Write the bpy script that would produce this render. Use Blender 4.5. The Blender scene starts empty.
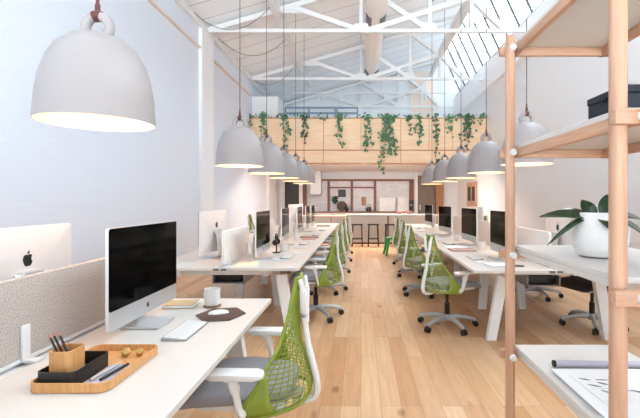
import bpy, bmesh, math, random
from mathutils import Vector, Matrix
random.seed(7)
S = bpy.context.scene
COL = S.collection
PI = math.pi

# ------------------------------------------------------------------ materials
def lin(c):
    out = []
    for v in c:
        v /= 255.0
        out.append(v / 12.92 if v <= 0.04045 else ((v + 0.055) / 1.055) ** 2.4)
    return (*out, 1.0)

def new_mat(name):
    m = bpy.data.materials.new(name)
    m.use_nodes = True
    nt = m.node_tree
    return m, nt, nt.nodes['Principled BSDF']

def N(nt, t, **kw):
    n = nt.nodes.new(t)
    for k, v in kw.items():
        setattr(n, k, v)
    return n

def mat(name, col, rough=0.5, metal=0.0, var=0.06, scale=12.0, emit=0.0, coat=0.0, bump=0.0, bscale=200.0):
    """plain finish with a little procedural mottling"""
    m, nt, b = new_mat(name)
    tc = N(nt, 'ShaderNodeTexCoord')
    no = N(nt, 'ShaderNodeTexNoise'); no.inputs['Scale'].default_value = scale
    no.inputs['Detail'].default_value = 3
    nt.links.new(tc.outputs['Object'], no.inputs['Vector'])
    mx = N(nt, 'ShaderNodeMix', data_type='RGBA')
    c = lin(col)
    mx.inputs[6].default_value = c
    mx.inputs[7].default_value = (c[0]*(1-var), c[1]*(1-var), c[2]*(1-var), 1)
    nt.links.new(no.outputs['Fac'], mx.inputs[0])
    nt.links.new(mx.outputs[2], b.inputs['Base Color'])
    b.inputs['Roughness'].default_value = rough
    b.inputs['Metallic'].default_value = metal
    if coat: b.inputs['Coat Weight'].default_value = coat
    if emit:
        b.inputs['Emission Color'].default_value = c
        b.inputs['Emission Strength'].default_value = emit
    if bump:
        n2 = N(nt, 'ShaderNodeTexNoise'); n2.inputs['Scale'].default_value = bscale
        nt.links.new(tc.outputs['Object'], n2.inputs['Vector'])
        bp = N(nt, 'ShaderNodeBump'); bp.inputs['Strength'].default_value = bump
        bp.inputs['Distance'].default_value = 0.01
        nt.links.new(n2.outputs['Fac'], bp.inputs['Height'])
        nt.links.new(bp.outputs['Normal'], b.inputs['Normal'])
    return m

def swizzle(nt, order):
    """object coordinates re-ordered, e.g. 'yz' puts y,z on the texture plane"""
    tc = N(nt, 'ShaderNodeTexCoord')
    sp = N(nt, 'ShaderNodeSeparateXYZ'); cb = N(nt, 'ShaderNodeCombineXYZ')
    nt.links.new(tc.outputs['Object'], sp.inputs[0])
    for i, a in enumerate(order):
        nt.links.new(sp.outputs['xyz'.index(a)], cb.inputs[i])
    return cb.outputs[0]

def brick_mat(name, order, c1, c2, cm, bw, bh, mortar, rough=0.6, bump=0.3, offset=0.5, spec=None):
    m, nt, b = new_mat(name)
    v = swizzle(nt, order)
    t = N(nt, 'ShaderNodeTexBrick'); t.offset = offset
    t.inputs['Color1'].default_value = lin(c1); t.inputs['Color2'].default_value = lin(c2)
    t.inputs['Mortar'].default_value = lin(cm); t.inputs['Scale'].default_value = 1
    t.inputs['Mortar Size'].default_value = mortar
    t.inputs['Brick Width'].default_value = bw; t.inputs['Row Height'].default_value = bh
    nt.links.new(v, t.inputs['Vector'])
    nt.links.new(t.outputs['Color'], b.inputs['Base Color'])
    b.inputs['Roughness'].default_value = rough
    bp = N(nt, 'ShaderNodeBump'); bp.invert = True
    bp.inputs['Strength'].default_value = bump; bp.inputs['Distance'].default_value = 0.008
    no = N(nt, 'ShaderNodeTexNoise'); no.inputs['Scale'].default_value = 9
    nt.links.new(v, no.inputs['Vector'])
    ad = N(nt, 'ShaderNodeMath', operation='MULTIPLY_ADD')
    nt.links.new(no.outputs['Fac'], ad.inputs[0]); ad.inputs[1].default_value = 0.5
    nt.links.new(t.outputs['Fac'], ad.inputs[2])
    nt.links.new(ad.outputs[0], bp.inputs['Height'])
    nt.links.new(bp.outputs['Normal'], b.inputs['Normal'])
    return m

def wood_mat(name, c1, c2, order='xyz', stretch=(1, 12, 12), scale=3.0, rough=0.45):
    m, nt, b = new_mat(name)
    v = swizzle(nt, order)
    mp = N(nt, 'ShaderNodeMapping'); mp.inputs['Scale'].default_value = stretch
    nt.links.new(v, mp.inputs['Vector'])
    no = N(nt, 'ShaderNodeTexNoise'); no.inputs['Scale'].default_value = scale
    no.inputs['Detail'].default_value = 5; no.inputs['Distortion'].default_value = 0.4
    nt.links.new(mp.outputs[0], no.inputs['Vector'])
    cr = N(nt, 'ShaderNodeValToRGB')
    cr.color_ramp.elements[0].position = 0.3; cr.color_ramp.elements[1].position = 0.7
    cr.color_ramp.elements[0].color = lin(c1); cr.color_ramp.elements[1].color = lin(c2)
    nt.links.new(no.outputs['Fac'], cr.inputs[0])
    nt.links.new(cr.outputs[0], b.inputs['Base Color'])
    b.inputs['Roughness'].default_value = rough
    return m

def floor_mat():
    m, nt, b = new_mat('oak_floorboards')
    v = swizzle(nt, 'yx')
    t = N(nt, 'ShaderNodeTexBrick'); t.offset = 0.37; t.offset_frequency = 3
    t.inputs['Color1'].default_value = lin((210, 172, 132)); t.inputs['Color2'].default_value = lin((186, 134, 90))
    t.inputs['Mortar'].default_value = lin((158, 118, 84)); t.inputs['Scale'].default_value = 1
    t.inputs['Mortar Size'].default_value = 0.0016; t.inputs['Brick Width'].default_value = 1.35
    t.inputs['Row Height'].default_value = 0.135; t.inputs['Bias'].default_value = -0.1
    nt.links.new(v, t.inputs['Vector'])
    mp = N(nt, 'ShaderNodeMapping'); mp.inputs['Scale'].default_value = (1.2, 16, 1)
    nt.links.new(v, mp.inputs['Vector'])
    g = N(nt, 'ShaderNodeTexNoise'); g.inputs['Scale'].default_value = 2.0
    g.inputs['Detail'].default_value = 6; g.inputs['Distortion'].default_value = 0.6
    nt.links.new(mp.outputs[0], g.inputs['Vector'])
    gr = N(nt, 'ShaderNodeMapRange'); gr.inputs[1].default_value = 0.3; gr.inputs[2].default_value = 0.75
    gr.inputs[3].default_value = 1.06; gr.inputs[4].default_value = 0.84
    nt.links.new(g.outputs['Fac'], gr.inputs[0])
    mx = N(nt, 'ShaderNodeMix', data_type='RGBA', blend_type='MULTIPLY'); mx.inputs[0].default_value = 1
    nt.links.new(t.outputs['Color'], mx.inputs[6]); nt.links.new(gr.outputs[0], mx.inputs[7])
    # knots
    mk = N(nt, 'ShaderNodeMapping'); mk.inputs['Scale'].default_value = (2.2, 4.0, 1)
    nt.links.new(v, mk.inputs['Vector'])
    vo = N(nt, 'ShaderNodeTexVoronoi'); vo.inputs['Scale'].default_value = 1.0
    nt.links.new(mk.outputs[0], vo.inputs['Vector'])
    n3 = N(nt, 'ShaderNodeTexNoise'); n3.inputs['Scale'].default_value = 14
    nt.links.new(v, n3.inputs['Vector'])
    sub = N(nt, 'ShaderNodeMath', operation='MULTIPLY_ADD')
    nt.links.new(n3.outputs['Fac'], sub.inputs[0]); sub.inputs[1].default_value = 0.16
    nt.links.new(vo.outputs['Distance'], sub.inputs[2])
    kr = N(nt, 'ShaderNodeMapRange'); kr.inputs[1].default_value = 0.13; kr.inputs[2].default_value = 0.23
    kr.inputs[3].default_value = 0.75; kr.inputs[4].default_value = 0.0
    nt.links.new(sub.outputs[0], kr.inputs[0])
    m2 = N(nt, 'ShaderNodeMix', data_type='RGBA')
    nt.links.new(kr.outputs[0], m2.inputs[0]); nt.links.new(mx.outputs[2], m2.inputs[6])
    m2.inputs[7].default_value = lin((126, 80, 48))
    nt.links.new(m2.outputs[2], b.inputs['Base Color'])
    b.inputs['Roughness'].default_value = 0.38
    bp = N(nt, 'ShaderNodeBump'); bp.invert = True; bp.inputs['Strength'].default_value = 0.25
    bp.inputs['Distance'].default_value = 0.003
    nt.links.new(t.outputs['Fac'], bp.inputs['Height']); nt.links.new(bp.outputs['Normal'], b.inputs['Normal'])
    return m

def ceiling_mat():
    m, nt, b = new_mat('painted_ceiling_boards')
    v = swizzle(nt, 'xyz')
    t = N(nt, 'ShaderNodeTexBrick')
    t.inputs['Color1'].default_value = lin((238, 241, 244)); t.inputs['Color2'].default_value = lin((232, 235, 238))
    t.inputs['Mortar'].default_value = lin((176, 174, 174)); t.inputs['Scale'].default_value = 1
    t.inputs['Mortar Size'].default_value = 0.012; t.inputs['Brick Width'].default_value = 9
    t.inputs['Row Height'].default_value = 0.6
    nt.links.new(v, t.inputs['Vector']); nt.links.new(t.outputs['Color'], b.inputs['Base Color'])
    b.inputs['Roughness'].default_value = 0.6
    return m

def glass_mat(name, tint=(0.95, 0.98, 0.98), gloss=0.08):
    m = bpy.data.materials.new(name); m.use_nodes = True
    nt = m.node_tree; nt.nodes.clear()
    o = N(nt, 'ShaderNodeOutputMaterial'); mx = N(nt, 'ShaderNodeMixShader')
    t = N(nt, 'ShaderNodeBsdfTransparent'); g = N(nt, 'ShaderNodeBsdfGlossy')
    t.inputs[0].default_value = (*tint, 1); g.inputs['Roughness'].default_value = 0.03
    mx.inputs[0].default_value = gloss
    nt.links.new(t.outputs[0], mx.inputs[1]); nt.links.new(g.outputs[0], mx.inputs[2])
    nt.links.new(mx.outputs[0], o.inputs[0])
    return m

def felt_mat():
    m, nt, b = new_mat('grey_felt')
    tc = N(nt, 'ShaderNodeTexCoord')
    no = N(nt, 'ShaderNodeTexNoise'); no.inputs['Scale'].default_value = 170; no.inputs['Detail'].default_value = 4
    nt.links.new(tc.outputs['Object'], no.inputs['Vector'])
    cr = N(nt, 'ShaderNodeValToRGB')
    cr.color_ramp.elements[0].position = 0.36; cr.color_ramp.elements[1].position = 0.64
    cr.color_ramp.elements[0].color = lin((160, 150, 144)); cr.color_ramp.elements[1].color = lin((198, 188, 180))
    nt.links.new(no.outputs['Fac'], cr.inputs[0]); nt.links.new(cr.outputs[0], b.inputs['Base Color'])
    b.inputs['Roughness'].default_value = 0.95
    bp = N(nt, 'ShaderNodeBump'); bp.inputs['Strength'].default_value = 0.4; bp.inputs['Distance'].default_value = 0.002
    nt.links.new(no.outputs['Fac'], bp.inputs['Height']); nt.links.new(bp.outputs['Normal'], b.inputs['Normal'])
    return m

M = {}
M['floor'] = floor_mat()
M['ceil'] = ceiling_mat()
M['brick_l'] = brick_mat('white_painted_brick', 'yz', (220, 226, 237), (219, 225, 236), (217, 223, 234), 0.23, 0.076, 0.008, bump=0.06)
M['wall'] = mat('white_paint', (238, 238, 240), 0.6, var=0.03, scale=2)
M['wall_back'] = mat('white_paint_upper', (232, 236, 240), 0.6, var=0.04, scale=1.2)
M['tile'] = brick_mat('white_glazed_tile', 'xz', (216, 216, 217), (204, 204, 206), (184, 183, 184), 0.2, 0.1, 0.005, rough=0.25, bump=0.2)
M['white_steel'] = mat('white_painted_steel', (230, 230, 230), 0.4)
M['ledge'] = wood_mat('pale_pink_timber', (220, 198, 186), (232, 214, 204), 'yxz', (1, 10, 10))
M['ply'] = wood_mat('birch_plywood', (246, 206, 166), (252, 226, 192), 'xzy', (0.8, 8, 8), 2.2, 0.4)
M['ply_edge'] = wood_mat('plywood_edge', (186, 134, 92), (206, 156, 112), 'xzy', (1, 8, 8))
M['oak_v'] = wood_mat('pale_ash_upright', (184, 138, 110), (206, 165, 136), 'zxy', (1.2, 22, 22), 3)
M['oak_y'] = wood_mat('pale_ash_rail_long', (184, 138, 110), (206, 165, 136), 'yxz', (1.2, 22, 22), 3)
M['oak_x'] = wood_mat('pale_ash_rail_cross', (182, 135, 108), (204, 162, 133), 'xyz', (1.2, 22, 22), 3)
M['beaker'] = wood_mat('bent_willow_wood', (196, 138, 82), (214, 160, 104), 'zxy', (2, 30, 30), 3, 0.4)
M['white'] = mat('white_laminate', (208, 202, 196), 0.35, var=0.02)
M['white_plastic'] = mat('white_plastic', (222, 222, 222), 0.4, var=0.02)
M['lamp'] = mat('light_grey_enamel', (160, 152, 151), 0.45, var=0.02)
M['lamp_in'] = mat('white_enamel_lining', (250, 247, 240), 0.5, var=0.01)
M['bulb'] = mat('lit_opal_bulb', (255, 198, 132), 0.4, var=0.0, emit=38.0)
M['fill_glow'] = mat('fill_strip_glow', (255, 246, 238), 0.4, var=0.0, emit=300.0)  # glow of the added kitchen fill strips
M['cord'] = mat('grey_flex', (96, 84, 84), 0.6)
M['rubber'] = mat('oxblood_rubber', (96, 46, 44), 0.5)
M['alu'] = mat('brushed_aluminium', (208, 208, 210), 0.35, 0.7, var=0.03, scale=60)
M['alu_back'] = mat('satin_aluminium', (224, 222, 222), 0.42, 0.25, var=0.02, scale=60)
M['key_alu'] = mat('grey_anodised_aluminium', (150, 148, 148), 0.5, 0.1)
M['screen'] = mat('black_glass', (4, 4, 5), 0.08, var=0.0)
M['screen'].node_tree.nodes['Principled BSDF'].inputs['Specular IOR Level'].default_value = 0.05
M['black'] = mat('black_plastic', (22, 22, 24), 0.45)
M['black_metal'] = mat('black_powder_coat', (30, 29, 30), 0.5)
M['green'] = mat('lime_green_elastomer', (136, 150, 48), 0.55, var=0.08)
M['seat'] = mat('grey_seat_fabric', (160, 158, 164), 0.9, var=0.12, scale=160, bump=0.3, bscale=400)
M['seat_dark'] = mat('dark_brown_seat_fabric', (72, 62, 58), 0.9, var=0.2, scale=160, bump=0.3, bscale=400)
M['chair_white'] = mat('studio_white_plastic', (232, 231, 230), 0.42, var=0.02)
M['chair_grey'] = mat('grey_die_cast', (176, 176, 178), 0.4, 0.3)
M['chair_beige'] = mat('warm_grey_plastic', (172, 160, 150), 0.5)
M['mesh_grey'] = mat('pale_grey_elastomer', (206, 202, 198), 0.5)
M['counter_edge'] = wood_mat('pale_counter_timber', (206, 176, 152), (220, 194, 172), 'xyz', (1, 12, 12))
M['blocker_metal'] = mat('grey_blocker_sheeting', (150, 150, 152), 0.6)
M['felt'] = felt_mat()
M['screen_white'] = mat('pale_fabric_screen', (236, 230, 226), 0.9, var=0.04, scale=120)
M['socket'] = mat('dark_grey_clip', (110, 106, 104), 0.5)
M['black_box'] = mat('black_stained_wood', (34, 29, 27), 0.5, var=0.2, scale=30)
M['navy'] = mat('navy_black_cloth', (30, 35, 48), 0.7, var=0.2, scale=120, bump=0.2)
M['lilac'] = mat('pale_lilac_felt', (190, 186, 198), 0.9)
M['gold'] = mat('brushed_brass', (196, 160, 96), 0.35, 0.6)
M['silver'] = mat('silver_metal', (200, 200, 205), 0.3, 0.8)
M['pencil'] = mat('dark_pencil_lacquer', (42, 30, 30), 0.45)
M['pencil_tip'] = mat('pink_pencil_end', (198, 130, 112), 0.6)
M['walnut'] = wood_mat('dark_walnut', (62, 42, 38), (86, 60, 52), 'xyz', (2, 20, 20), 4, 0.5)
M['ceramic'] = mat('speckled_white_ceramic', (226, 222, 218), 0.3, var=0.1, scale=90)
M['cork'] = mat('brown_cork', (150, 116, 88), 0.8, var=0.2, scale=120)
M['paper'] = mat('white_paper', (246, 246, 246), 0.8, var=0.02)
M['grey_ink'] = mat('grey_blue_ink', (120, 124, 142), 0.8, var=0.2, scale=40)
M['pencil_line'] = mat('pale_grey_line', (190, 192, 198), 0.8)
M['grey_board'] = mat('light_grey_card', (214, 214, 218), 0.8)
M['tan_book'] = mat('tan_cover', (196, 168, 132), 0.7)
M['pink_folder'] = mat('dusty_pink_card', (186, 156, 150), 0.7)
M['brown_folder'] = mat('brown_pink_card', (170, 136, 126), 0.7)
M['red_book'] = mat('faded_red_card', (204, 148, 138), 0.7)
M['leaf'] = mat('ivy_leaf', (92, 148, 104), 0.45, var=0.5, scale=5)
M['leaf2'] = mat('dark_ivy_leaf', (70, 118, 82), 0.45, var=0.4, scale=7)
M['stem'] = mat('vine_stem', (110, 104, 62), 0.7)
M['orchid'] = mat('glossy_dark_leaf', (36, 66, 40), 0.25, var=0.4, scale=14, coat=0.3)
M['soil'] = mat('dark_potting_bark', (60, 46, 36), 0.95, var=0.5, scale=60)
M['duct'] = mat('white_spiral_duct', (240, 232, 226), 0.45, var=0.02)
M['duct_band'] = mat('dark_grey_duct_vent', (120, 120, 122), 0.5)
M['mullion'] = mat('dark_grey_glazing_bar', (92, 98, 100), 0.5)
M['rail_blue'] = mat('blue_grey_steel', (128, 152, 172), 0.45)
M['redwood'] = wood_mat('reddish_brown_timber', (112, 68, 54), (136, 88, 70), 'zxy', (1, 18, 18), 4, 0.5)
M['door_dark'] = mat('charcoal_door', (62, 56, 56), 0.5)
M['door_brown'] = mat('grey_brown_door', (120, 104, 94), 0.5, var=0.2, scale=3)
M['door_wood'] = wood_mat('honey_timber_door', (150, 104, 70), (172, 126, 88), 'zxy', (1, 16, 16), 3)
M['marble'] = mat('white_marble', (242, 240, 238), 0.25, var=0.3, scale=5)
M['stool_green'] = mat('emerald_green_steel', (24, 160, 78), 0.35, var=0.05)
M['pink'] = mat('pink_ceramic', (214, 160, 152), 0.4)
M['glass'] = glass_mat('clear_glass')
M['peach'] = mat('peach_plasterboard', (240, 220, 206), 0.7)
M['tray_steel'] = mat('grey_steel_tray', (150, 150, 154), 0.4, 0.5)
M['pedestal'] = mat('light_grey_steel', (206, 204, 212), 0.5)
M['yellow_paper'] = mat('cream_paper', (236, 228, 196), 0.8)

# ------------------------------------------------------------------ mesh helpers
def box(bm, x0, x1, y0, y1, z0, z1, bev=0.0, seg=2):
    vs = [bm.verts.new(p) for p in ((x0,y0,z0),(x1,y0,z0),(x1,y1,z0),(x0,y1,z0),(x0,y0,z1),(x1,y0,z1),(x1,y1,z1),(x0,y1,z1))]
    fs = [bm.faces.new([vs[i] for i in f]) for f in ((0,3,2,1),(4,5,6,7),(0,1,5,4),(1,2,6,5),(2,3,7,6),(3,0,4,7))]
    if bev:
        es = list({e for f in fs for e in f.edges})
        bmesh.ops.bevel(bm, geom=es, offset=bev, segments=seg, affect='EDGES', profile=0.5)

def ring_sweep(bm, rings, cap=True, closed=False):
    n = len(rings[0])
    V = [[bm.verts.new(p) for p in r] for r in rings]
    k = len(V)
    for i in range(k if closed else k-1):
        a, b = V[i], V[(i+1) % k]
        for j in range(n):
            bm.faces.new((a[j], a[(j+1) % n], b[(j+1) % n], b[j]))
    if cap and not closed:
        bm.faces.new(list(reversed(V[0]))); bm.faces.new(V[-1])

def frame_for(t, up=None):
    t = t.normalized()
    up = Vector(up) if up else (Vector((0,0,1)) if abs(t.z) < 0.95 else Vector((0,1,0)))
    a = up.cross(t).normalized()
    return a, t.cross(a).normalized()

def tube(bm, pts, r, seg=8, closed=False, up=None, flat=1.0):
    pts = [Vector(p) for p in pts]
    n = len(pts)
    R = r if isinstance(r, (list, tuple)) else [r]*n
    rings = []
    for i, p in enumerate(pts):
        if closed: t = pts[(i+1) % n] - pts[i-1]
        else: t = pts[min(i+1, n-1)] - pts[max(i-1, 0)]
        a, b = frame_for(t, up)
        rings.append([p + a*math.cos(2*PI*k/seg)*R[i]*flat + b*math.sin(2*PI*k/seg)*R[i] for k in range(seg)])
    ring_sweep(bm, rings, True, closed)

def bar(bm, p, q, w, h, up=None):
    """rectangular bar from p to q, w sideways, h along up"""
    p, q = Vector(p), Vector(q)
    a, b = frame_for(q-p, up)
    rings = [[c + a*sx*w/2 + b*sy*h/2 for sx, sy in ((-1,-1),(1,-1),(1,1),(-1,1))] for c in (p, q)]
    ring_sweep(bm, rings)

def lathe(bm, prof, seg=32, cx=0, cy=0, cap0=True, cap1=True):
    rings = [[Vector((cx + r*math.cos(2*PI*k/seg), cy + r*math.sin(2*PI*k/seg), z)) for k in range(seg)] for r, z in prof]
    V = [[bm.verts.new(p) for p in r] for r in rings]
    for a, b in zip(V, V[1:]):
        for j in range(seg):
            bm.faces.new((a[j], a[(j+1) % seg], b[(j+1) % seg], b[j]))
    if cap0: bm.faces.new(list(reversed(V[0])))
    if cap1: bm.faces.new(V[-1])

def prism(bm, poly, d0, d1, axis='z', bev=0):
    """extrude a 2D outline: axis x -> (y,z), y -> (x,z), z -> (x,y)"""
    def P(u, v, d):
        return {'x': (d,u,v), 'y': (u,d,v), 'z': (u,v,d)}[axis]
    A = [bm.verts.new(P(u,v,d0)) for u, v in poly]; B = [bm.verts.new(P(u,v,d1)) for u, v in poly]
    n = len(A); fs = [bm.faces.new(A), bm.faces.new(B)]
    for i in range(n):
        fs.append(bm.faces.new((A[i], A[(i+1) % n], B[(i+1) % n], B[i])))
    if bev:
        es = list({e for f in fs[:2] for e in f.edges})
        bmesh.ops.bevel(bm, geom=es, offset=bev, segments=2, affect='EDGES', profile=0.5)

def rrect(x0, x1, y0, y1, r, n=5):
    out = []
    for cx, cy, a0 in ((x1-r, y1-r, 0), (x0+r, y1-r, 90), (x0+r, y0+r, 180), (x1-r, y0+r, 270)):
        for k in range(n+1):
            a = math.radians(a0 + 90*k/n)
            out.append((cx + r*math.cos(a), cy + r*math.sin(a)))
    return out

def spline(pts, n=6):
    pts = [Vector(p) for p in pts]
    out = []
    for i in range(len(pts)-1):
        p0, p1, p2, p3 = pts[max(i-1,0)], pts[i], pts[i+1], pts[min(i+2, len(pts)-1)]
        for k in range(n):
            t = k/n
            out.append(0.5*((2*p1) + (p2-p0)*t + (2*p0-5*p1+4*p2-p3)*t*t + (3*p1-p0-3*p2+p3)*t**3))
    out.append(pts[-1])
    return out

class B:
    """with-less bmesh collector"""
    def __init__(s): s.bm = bmesh.new()
    def __getattr__(s, k):
        f = globals()[k]
        def g(*a, **kw):
            f(s.bm, *a, **kw); return s
        return g

def mk(name, b, m, parent=None, loc=None, rz=0, ang=38, **props):
    bm = b.bm if isinstance(b, B) else b
    bmesh.ops.recalc_face_normals(bm, faces=bm.faces)
    for f in bm.faces: f.smooth = True
    lim = math.radians(ang)
    for e in bm.edges:
        if len(e.link_faces) == 2 and e.calc_face_angle(0) > lim: e.smooth = False
    me = bpy.data.meshes.new(name)
    bm.to_mesh(me); bm.free()
    me.materials.append(M[m] if isinstance(m, str) else m)
    o = bpy.data.objects.new(name, me); COL.objects.link(o)
    if parent: o.parent = parent; KIDS.setdefault(parent.name, []).append(o)
    if loc: o.location = loc
    if rz: o.rotation_euler.z = rz
    for k, v in props.items(): o[k] = v
    return o

KIDS = {}
def empty(name, loc=(0,0,0), rz=0, label=None, cat=None, group=None):
    o = bpy.data.objects.new(name, None); COL.objects.link(o)
    o.empty_display_size = 0.1
    o.location = loc; o.rotation_euler = (0,0,rz)
    if label: o['label'] = label
    if cat: o['category'] = cat
    if group: o['group'] = group
    return o

def dup(o, loc=None, rz=None, label=None, group=None, parent=None):
    c = o.copy(); COL.objects.link(c)
    if parent: c.parent = parent; KIDS.setdefault(parent.name, []).append(c)
    if loc is not None: c.location = loc
    if rz is not None: c.rotation_euler = (0,0,rz)
    if label: c['label'] = label
    if group: c['group'] = group
    for ch in list(KIDS.get(o.name, [])): dup(ch, parent=c)
    return c

def struct(name, b, m, parent=None): return mk(name, b, m, parent, kind='structure')
def tag(o, label, cat, group=None):
    o['label'] = label; o['category'] = cat
    if group: o['group'] = group
    return o

# ------------------------------------------------------------------ camera (f = 405 px at 640, one-point view along +y)
EYE = 1.38
cam = bpy.data.cameras.new('camera'); co = bpy.data.objects.new('camera', cam); COL.objects.link(co)
co.location = (0, 0, EYE); co.rotation_euler = (PI/2, 0, 0)
cam.sensor_fit = 'HORIZONTAL'; cam.sensor_width = 36; cam.lens = 36*405/640
cam.shift_x = -41/640; cam.shift_y = -10/640; cam.clip_start = 0.05
S.camera = co

# ------------------------------------------------------------------ room shell
XL, XR, Y0, Y1 = -3.35, 3.8, -3.0, 16.0
EAVE, TOPX, TOPZ, GZ = 5.05, 3.1, 6.92, 5.40
def ceil_z(x): return EAVE + (TOPZ-EAVE)*(x-XL)/(TOPX-XL)
struct('floor', B().box(XL-.1, XR+.1, Y0, Y1+.2, -.1, 0), 'floor')
struct('wall_left', B().box(XL-.12, XL, Y0, Y1, 0, EAVE+.12), 'brick_l')
struct('wall_right', B().box(XR, XR+.12, Y0, Y1, 0, GZ), 'wall')
struct('ceiling', B().prism([(XL-.12, EAVE+.0), (TOPX+.06, ceil_z(TOPX+.06)), (TOPX+.06, ceil_z(TOPX+.06)+.12), (XL-.12, EAVE+.12)], Y0, Y1, 'y'), 'ceil')
b = B()
b.box(XL-.12, XR+.12, Y1, Y1+.15, 0, 7.2)
struct('wall_back', b, 'wall_back')
# wall behind the camera with two unseen wide windows, added to let daylight in
b = B()
b.box(XL-.12, XR+.12, Y0-.15, Y0, 0, 0.5).box(XL-.12, XR+.12, Y0-.15, Y0, 4.2, 7.2)
for x0, x1 in ((XL-.12, XL+.35), (-.15, .55), (XR-.35, XR+.12)): b.box(x0, x1, Y0-.15, Y0, 0.5, 4.2)
struct('wall_front', b, 'wall')
for i, (x0, x1) in enumerate(((XL+.35, -.15), (.55, XR-.35))):
    w = struct('window_%d' % (i+2), B().box(x0, x1, Y0-.09, Y0-.08, .5, 4.2), 'glass')
    f = B()
    for k in range(4):
        x = x0 + (x1-x0)*k/3
        f.box(max(x0, x-.03), min(x1, x+.03), Y0-.12, Y0-.05, .5, 4.2)
    f.box(x0, x1, Y0-.12, Y0-.05, .5, .56).box(x0, x1, Y0-.12, Y0-.05, 4.14, 4.2).box(x0, x1, Y0-.12, Y0-.05, 2.4, 2.46)
    struct('window_frame', f, 'white_steel', w)
# sawtooth skylight
def gl(s, off=0):
    return (TOPX + (XR-TOPX)*s + off*.91, TOPZ + (GZ-TOPZ)*s + off*.42)
w = struct('window_1', B().prism([gl(0), gl(1), gl(1, .012), gl(0, .012)], Y0, Y1, 'y'), 'glass')
f = B()
y = Y0 + .35
while y < Y1:
    a, c = gl(0, -.015), gl(1, -.015)
    f.bar((a[0], y, a[1]), (c[0], y, c[1]), .03, .05)
    y += .72
for s in (0.0, .97):
    a = gl(s, -.02); f.bar((a[0], Y0, a[1]), (a[0], Y1, a[1]), .05, .07)
struct('window_frame', f, 'mullion', w)
# unseen next roof bay, added outside the skylight to block low daylight
struct('roof', B().prism([(XR+.14, GZ-.02), (XR+6.6, GZ+1.88), (XR+6.6, GZ+1.78), (XR+.14, GZ-.12)], Y0-1, Y1+1, 'y'), 'blocker_metal')
# gutter box on the right wall under the skylight
struct('trim_1', B().box(XR-.14, XR, Y0, Y1, 4.62, 5.36), 'wall')
# timber ledge strips and pilaster on the left wall
struct('trim_2', B().box(XL, XL+.055, Y0, 8.36, 4.485, 4.525).box(XL, XL+.055, 9.02, 12.2, 4.485, 4.525), 'ledge')
struct('trim_3', B().box(XL, XL+.07, 8.36, 9.02, 0, 5.03), 'wall')
struct('trim_4', B().box(XL, XL+.08, Y0, Y1, 4.92, 5.04), 'white_steel')
# pilasters at the far left beneath the mezzanine, white bulkhead above
struct('trim_5', B().box(XL, XL+.12, 14.3, 15.6, 0, 2.42), 'wall')
struct('wall_bulkhead', B().box(XL, -2.55, 12.45, 15.9, 2.62, 4.53), 'wall')
# mezzanine with plywood front
MZ0, MZ1, MY = 2.42, 3.83, 12.2
struct('ceiling_mezzanine', B().box(XL, XR, MY+.06, Y1, MZ0+.05, 2.62), 'wall')
b = B()
xs = [XL+.01, -2.75+.55, -1.13, .0, 1.2, 2.05, 2.75, XR-.01]
for x0, x1 in zip(xs, xs[1:]):
    b.box(x0+.006, x1-.006, MY, MY+.03, 2.86, MZ1-.03, .003, 1)
for x0, x1 in zip([XL+.01, -1.13, 1.2], [-1.13, 1.2, XR-.01]):
    b.box(x0+.006, x1-.006, MY, MY+.03, MZ0+.05, 2.84, .003, 1)
pl = struct('wall_balcony', b, 'ply')
struct('trim_6', B().box(XL+.005, XR-.005, MY-.015, MY+.06, MZ1-.03, MZ1).box(XL+.005, XR-.005, MY-.012, MY+.06, MZ0, MZ0+.045).box(XL+.005, XR-.005, MY+.01, MY+.05, MZ0+.05, MZ1-.03)
       .box(XL+.005, XR-.005, MY-.012, MY+.03, 2.832, 2.868).box(1.19, 1.21, MY-.004, MY+.03, MZ0+.05, MZ1-.03).box(-1.14, -1.12, MY-.004, MY+.03, MZ0+.05, MZ1-.03), 'ply_edge')
# kitchen end wall finishes
K = .0395  # metres per pixel at the end wall
struct('wall_tiled', B().box(-2.13, 2.05, Y1-.03, Y1-.002, 0, 2.1), 'tile')
b = B()
for x in (-1.27, -.36, .55, 2.02): b.box(x-.05, x+.05, Y1-.1, Y1-.032, .9, 2.11)
b.box(-2.13, 2.07, Y1-.1, Y1-.032, 2.08, 2.16).box(-1.22, .5, Y1-.09, Y1-.032, 1.8, 1.86).box(1.9, 1.98, Y1-.09, Y1-.032, .9, 2.08)
struct('trim_7', b, 'redwood')
struct('trim_8', B().box(2.09, 2.22, Y1-.15, Y1-.002, 0, 2.46).box(-2.43, -2.29, Y1-.12, Y1-.002, 0, 2.46).box(-3.22, -3.0, Y1-.12, Y1-.002, 0, 2.46), 'white_steel')
struct('trim_9', B().box(-2.28, -2.14, Y1-.14, Y1-.002, 0, 2.46), 'redwood')
d = struct('door_1', B().box(-2.99, -2.44, Y1-.07, Y1-.004, 0, 2.2), 'door_dark')
mk('door_handle', B().box(-2.53, -2.49, Y1-.11, Y1-.072, .95, 1.15, .005), 'silver', d)
d = struct('door_2', B().box(2.23, 2.9, Y1-.07, Y1-.004, 0, 2.3), 'door_brown')
mk('door_handle', B().box(2.3, 2.34, Y1-.11, Y1-.072, .95, 1.15, .005), 'silver', d)
struct('trim_10', B().box(2.92, 3.24, Y1-.12, Y1-.004, 0, 2.44).box(2.92, 2.98, Y1-.16, Y1-.004, 0, 2.44), 'door_wood')
struct('trim_11', B().box(1.95, 2.85, Y1-.06, Y1-.002, 4.6, 6.4), 'peach')

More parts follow.
